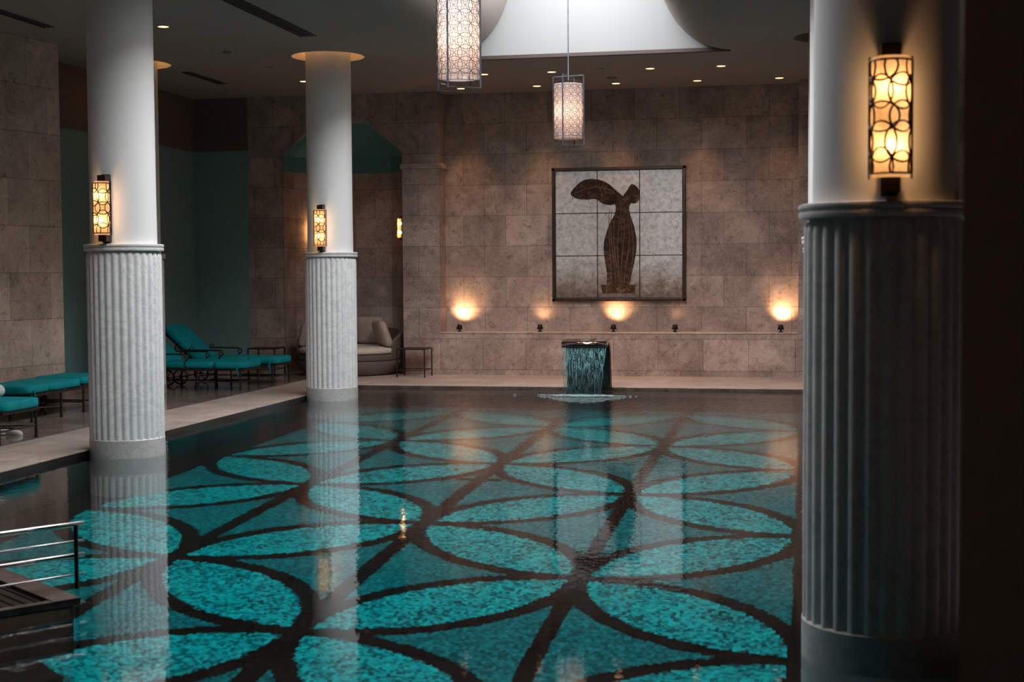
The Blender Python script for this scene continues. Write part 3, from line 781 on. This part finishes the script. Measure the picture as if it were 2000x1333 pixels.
# ---------------------------------------------------------------- side tables
def side_table():
    t = empty('side_table', (0, 0, 0)); s_ = .205; H = .415
    for x in (-s_, s_):
        for y in (-s_, s_):
            b = MB(); b.bar((x, y, 0), (x, y, H-.012), .016); b.lathe([(.0, 0), (.012, 0), (.012, .012), (0, .012)], 10, (x, y)); b.build('leg', 'iron', t)
    b = MB()
    for a_, c_ in (((-s_, -s_), (s_, -s_)), ((s_, -s_), (s_, s_)), ((s_, s_), (-s_, s_)), ((-s_, s_), (-s_, -s_))):
        b.bar((*a_, H-.01), (*c_, H-.01), .018)
    b.build('frame', 'iron', t)
    b = MB()
    for a_, c_ in (((-s_, -s_), (s_, -s_)), ((s_, -s_), (s_, s_)), ((s_, s_), (-s_, s_)), ((-s_, s_), (-s_, -s_))): b.bar((*a_, .10), (*c_, .10), .010)
    b.build('stretcher', 'iron', t)
    b = MB(); b.box(-s_, s_, -s_, s_, H-.012, H-.004); b.build('table_top', 'bronze', t)
    return t
st = side_table(); st.location = (-5.545, 19.90, DZ)
tag(st, 'square black iron side table to the right of the daybed', 'side table', 'iron side tables')
s2 = copy_tree(st); s2.location = (-7.80, 19.85, DZ); s2['label'] = 'square black iron side table left of the daybed, behind the loungers'

# ---------------------------------------------------------------- sun loungers
def scroll(cx, cz, r0, y, a0, turns, sgn=1, n=16):
    return [(cx+(r0*(1-.75*k/n))*cos(a0+sgn*2*PI*turns*k/n), y, cz+(r0*(1-.75*k/n))*sin(a0+sgn*2*PI*turns*k/n)) for k in range(n+1)]
def lounger(back=42, arms=True, L=1.12, W=.62, name='sun_lounger'):
    """local x: 0 = foot end, -x towards the head; y 0..W ; z from the floor"""
    t = empty(name, (0, 0, 0)); h = .275
    fr = MB()
    for y in (0, W):
        fr.bar((0, y, h), (-L-.42, y, h), .022, .028)
    fr.bar((0, 0, h), (0, W, h), .022, .028); fr.bar((-L, 0, h), (-L, W, h), .02)
    fr.bar((-L-.42, 0, h), (-L-.42, W, h), .02)
    for k in range(6): x = -.15-k*.17; fr.bar((x, 0, h), (x, W, h), .012, .008)
    fr.build('frame', 'iron', t)
    for x, y in ((-.03, 0), (-.03, W), (-.62, 0), (-.62, W), (-L, 0), (-L, W)):
        b = MB(); b.tube([(x, y, h), (x, y, .03), (x, y, 0)], .013, 8, radii=[.013, .014, .019]); b.build('leg', 'iron', t)
    b = MB(); z = .115
    b.tube([(-.03, 0, z), (-.03, W, z)], .008, 6); b.tube([(-.62, 0, z), (-.62, W, z)], .008, 6)
    b.tube([(-.03, W/2, z), (-L, W/2, z)], .008, 6); b.tube([(-L, 0, z), (-L, W, z)], .008, 6)
    for y in (0, W):
        b.tube([(-.62+.59*k/8, y+(W/2-y)*sin(PI*k/8)*.5, z) for k in range(9)], .006, 6)
    b.build('stretcher', 'iron', t)
    for y in (-.03, W+.03):
        b = MB(); cx = -L-.22; rr = .10
        b.tube([(cx+rr*cos(2*PI*k/24), y, .112+rr*sin(2*PI*k/24)) for k in range(24)], .011, 6, closed=True)
        for k in range(6): w_ = PI*k/3; b.tube([(cx, y, .112), (cx+rr*cos(w_), y, .112+rr*sin(w_))], .005, 5)
        b.tube([(cx, y-.01, .112), (cx, y+.01, .112)], .018, 8)
        b.build('wheel', 'iron', t)
    b = MB(); b.tube([(-L-.22, -.03, .112), (-L-.22, W+.03, .112)], .008, 6); b.tube([(-L-.22, 0, .112), (-L-.22, 0, h)], .01, 6); b.tube([(-L-.22, W, .112), (-L-.22, W, h)], .01, 6)
    b.build('axle', 'iron', t)
    # back frame and cushion
    a_ = math.radians(back); BL = .68
    dx, dz = -cos(a_), sin(a_)
    b = MB()
    for y in (.01, W-.01): b.bar((-L, y, h+.02), (-L+dx*(BL+.05), y, h+.02+dz*(BL+.05)), .022, .03)
    b.bar((-L+dx*(BL+.05), -.02, h+.02+dz*(BL+.05)), (-L+dx*(BL+.05), W+.02, h+.02+dz*(BL+.05)), .022, .03)
    for k in range(4): s_ = BL*(k+1)/5; b.bar((-L+dx*s_, 0, h+.02+dz*s_), (-L+dx*s_, W, h+.02+dz*s_), .012, .01)
    if back > 5: b.bar((-L+dx*.42, .05, h+dz*.42), (-L-.40, .05, h), .012); b.bar((-L+dx*.42, W-.05, h+dz*.42), (-L-.40, W-.05, h), .012)
    b.build('back_frame', 'iron', t)
    def pad(x0, x1, tilt=0, z0=0, name='seat_cushion', y0=.0, y1=W):
        b = MB(); b.ellipsoid(((x0+x1)/2, (y0+y1)/2, .045), abs(x1-x0)/2, (y1-y0)/2+.01, .048, 40, 14, .30)
        return b
    b = pad(-.42, .035); b.ellipsoid(((-L-.40)/2, W/2, .045), (L-.40)/2, W/2+.01, .048, 40, 14, .30)
    sc_ = b.build('seat_cushion', 'cush', t, loc=(0, 0, h+.014), smooth=True)
    for y in (-.012, W+.012):
        b = MB(); b.tube([(-.06, y, h+.055), (-.065, y*1.02, h+.0), (-.055, y*1.02, h-.05), (-.06, y*1.02, h-.075)], .007, 6); b.tube([(-.06, y, h+.05), (-.085, y, h-.02), (-.08, y, h-.04)], .006, 6); b.build('tie', 'cord', sc_, loc=(0, 0, -(h+.014)))
    b = MB(); b.ellipsoid((BL/2, W/2, .05), BL/2, W/2-.005, .045, 40, 14, .30)
    b.build('back_cushion', 'cush', t, loc=(-L, 0, h+.035), rot=(0, PI+a_, 0), smooth=True) if False else None
    vs = MB(); vs.ellipsoid((-BL/2, W/2, .042), BL/2, W/2+.005, .042, 48, 14, .20)
    vs.build('back_cushion', 'cush', t, loc=(-L+.0, 0, h+.03), rot=(0, a_, 0), smooth=True)
    if arms:
        for y in (-.02, W+.02):
            b = MB(); az = h+.20
            pts = [(-L-.20, y, az), (-L+.10, y, az), (-L+.36, y, az-.005)]
            b.tube(pts, .010, 8)
            b.tube(scroll(-L+.36, az-.045, .040, y, PI/2, 1.2, -1), .008, 6)
            b.tube([(-L+.40, y, az-.05), (-L+.34, y, az-.10), (-L+.34, y, az-.15), (-L+.40, y, h)], .009, 6)
            b.tube([(-L-.18, y, az), (-L-.25, y, az-.08), (-L-.20, y, az-.15), (-L-.10, y, h)], .009, 6)
            b.tube([(-L-.10, y, az), (-L-.06, y, az+.05), (-L-.02, y, az+.02)], .007, 6)
            b.build('armrest', 'iron', t)
    return t
LG = 'turquoise cushioned iron sun loungers'
lo = lounger(); lo.location = (-7.04, 17.08, DZ)
tag(lo, 'turquoise iron sun lounger just right of the large left column, nearer of the pair', 'sun lounger', LG)
for x, y, lb in ((-6.97, 18.02, 'turquoise iron sun lounger with raised back, further of the pair beside the side table'),
                 (-6.95, 11.36, 'turquoise sun lounger at the left edge, nearest the pool, only its foot end showing')):
    c = copy_tree(lo); c.location = (x, y, DZ); c['label'] = lb
lf = lounger(0, False, 1.1, .60); lf.rotation_euler = (0, 0, -PI/2); lf.location = (-8.32, 13.14, DZ)
tag(lf, 'flat turquoise sun lounger along the stone pier, left of the large column', 'sun lounger', LG)

# ---------------------------------------------------------------- slippers and towel
def slipper():
    t = empty('slipper', (0, 0, 0))
    n = 24; pts = [(.13*cos(2*PI*k/n)*(1.0 if cos(2*PI*k/n) > 0 else .95), .045*sin(2*PI*k/n)*(1+.15*cos(2*PI*k/n))) for k in range(n)]
    b = MB(); b.prism(pts, 'z', 0, .014); b.build('sole', 'towel', t, bevel=.004)
    b = MB(); b.ellipsoid((.045, 0, .012), .088, .046, .040, 24, 12, .9)
    b.build('upper', 'towel', t, smooth=True)
    return t
sl = slipper(); sl.location = (-7.32, 12.10, DZ); sl.rotation_euler = (0, 0, math.radians(-5))
tag(sl, 'white spa slipper on the floor behind the nearest lounger legs, right of the two', 'slipper', 'white spa slippers')
s2 = copy_tree(sl); s2.location = (-7.52, 12.22, DZ); s2['label'] = 'white spa slipper cut by the left edge of the picture'
b = MB(); b.tube([(0, 0, 0), (0, .42, 0)], .058, 20); b.tube([(0, -.004, 0), (0, .424, 0)], .040, 16)
o = b.build('rolled_towel', 'towel', loc=(-7.31, 11.50, DZ+.37+.066), smooth=False, autos=50)
tag(o, 'white rolled towel on the nearest lounger at the left edge', 'towel')

# ---------------------------------------------------------------- whirlpool kerb and handrail at the near left corner
c0 = Vector((-3.36, 6.13)); e1 = Vector((-.80, .60)); e2 = Vector((-.61, -.79))
P1 = c0+e1*3.35; P2 = c0+e2*3.6
b = MB()
def strip(bm_, a_, d_, n_, ln, wd, z0, z1, mi=0):
    q = [a_, a_+d_*ln, a_+d_*ln+n_*wd, a_+n_*wd]; bm_.prism([(p.x, p.y) for p in q], 'z', z0, z1, mi)
strip(b, c0, e1, e2, 3.3, .13, -.04, .022); strip(b, c0, e2, e1, 3.6, .05, -.04, .020)
S(b.build('trim_6', 'shelf', bevel=.004))
b = MB(); q = [c0+e1*.04+e2*.06, c0+e1*3.2+e2*.06, c0+e1*3.2+e2*3.4, c0+e1*.04+e2*3.4]
b.prism([(p.x, p.y) for p in q], 'z', -.035, .004)
for k in range(60):
    a_ = c0+e1*.06+e2*(.16+k*.055); d_ = a_+e1*3.0; b.bar((a_.x, a_.y, .006), (d_.x, d_.y, .006), .012, .006)
S(b.build('pool_grating', 'edge'))
b = MB(); q = [c0+e1*.02+e2*.03, c0+e1*3.3+e2*.03, c0+e1*3.3+e2*3.6, c0+e1*.02+e2*3.6]; b.prism([(p.x, p.y) for p in q], 'z', -.9, -.045)
q = [c0-e1*.25+e2*.2, c0+e1*3.3+e2*.03, c0+e1*3.3+e2*3.6, c0-e1*.25+e2*3.6]; b.prism([(p.x, p.y) for p in q], 'z', -DEPTH, -.95)
S(b.build('pool_steps', 'basin'))
hr = empty('handrail', (-3.5, 6.36, .02), label='low polished steel handrail with horizontal bars at the bottom left corner', cat='handrail')
ed = Vector((-.235, -.335)).normalized()
for z, rr in ((.30, .013), (.215, .006), (.145, .012), (.05, .005)):
    b = MB(); p0 = Vector((-.015, .06)); pts = []
    for k in range(12): q = p0+ed*(.3*k-.02); pts.append((q.x, q.y, z))
    b.tube(pts, rr, 12); b.build('rail', 'steel', hr, smooth=True)
for s_ in (.03, 1.1, 2.2):
    b = MB(); q = Vector((-.015, .06))+ed*s_; n_ = Vector((ed.y, -ed.x))*-.016
    b.bar((q.x+n_.x, q.y+n_.y, -.02), (q.x+n_.x, q.y+n_.y, .30), .018, .010); b.build('post', 'iron', hr)
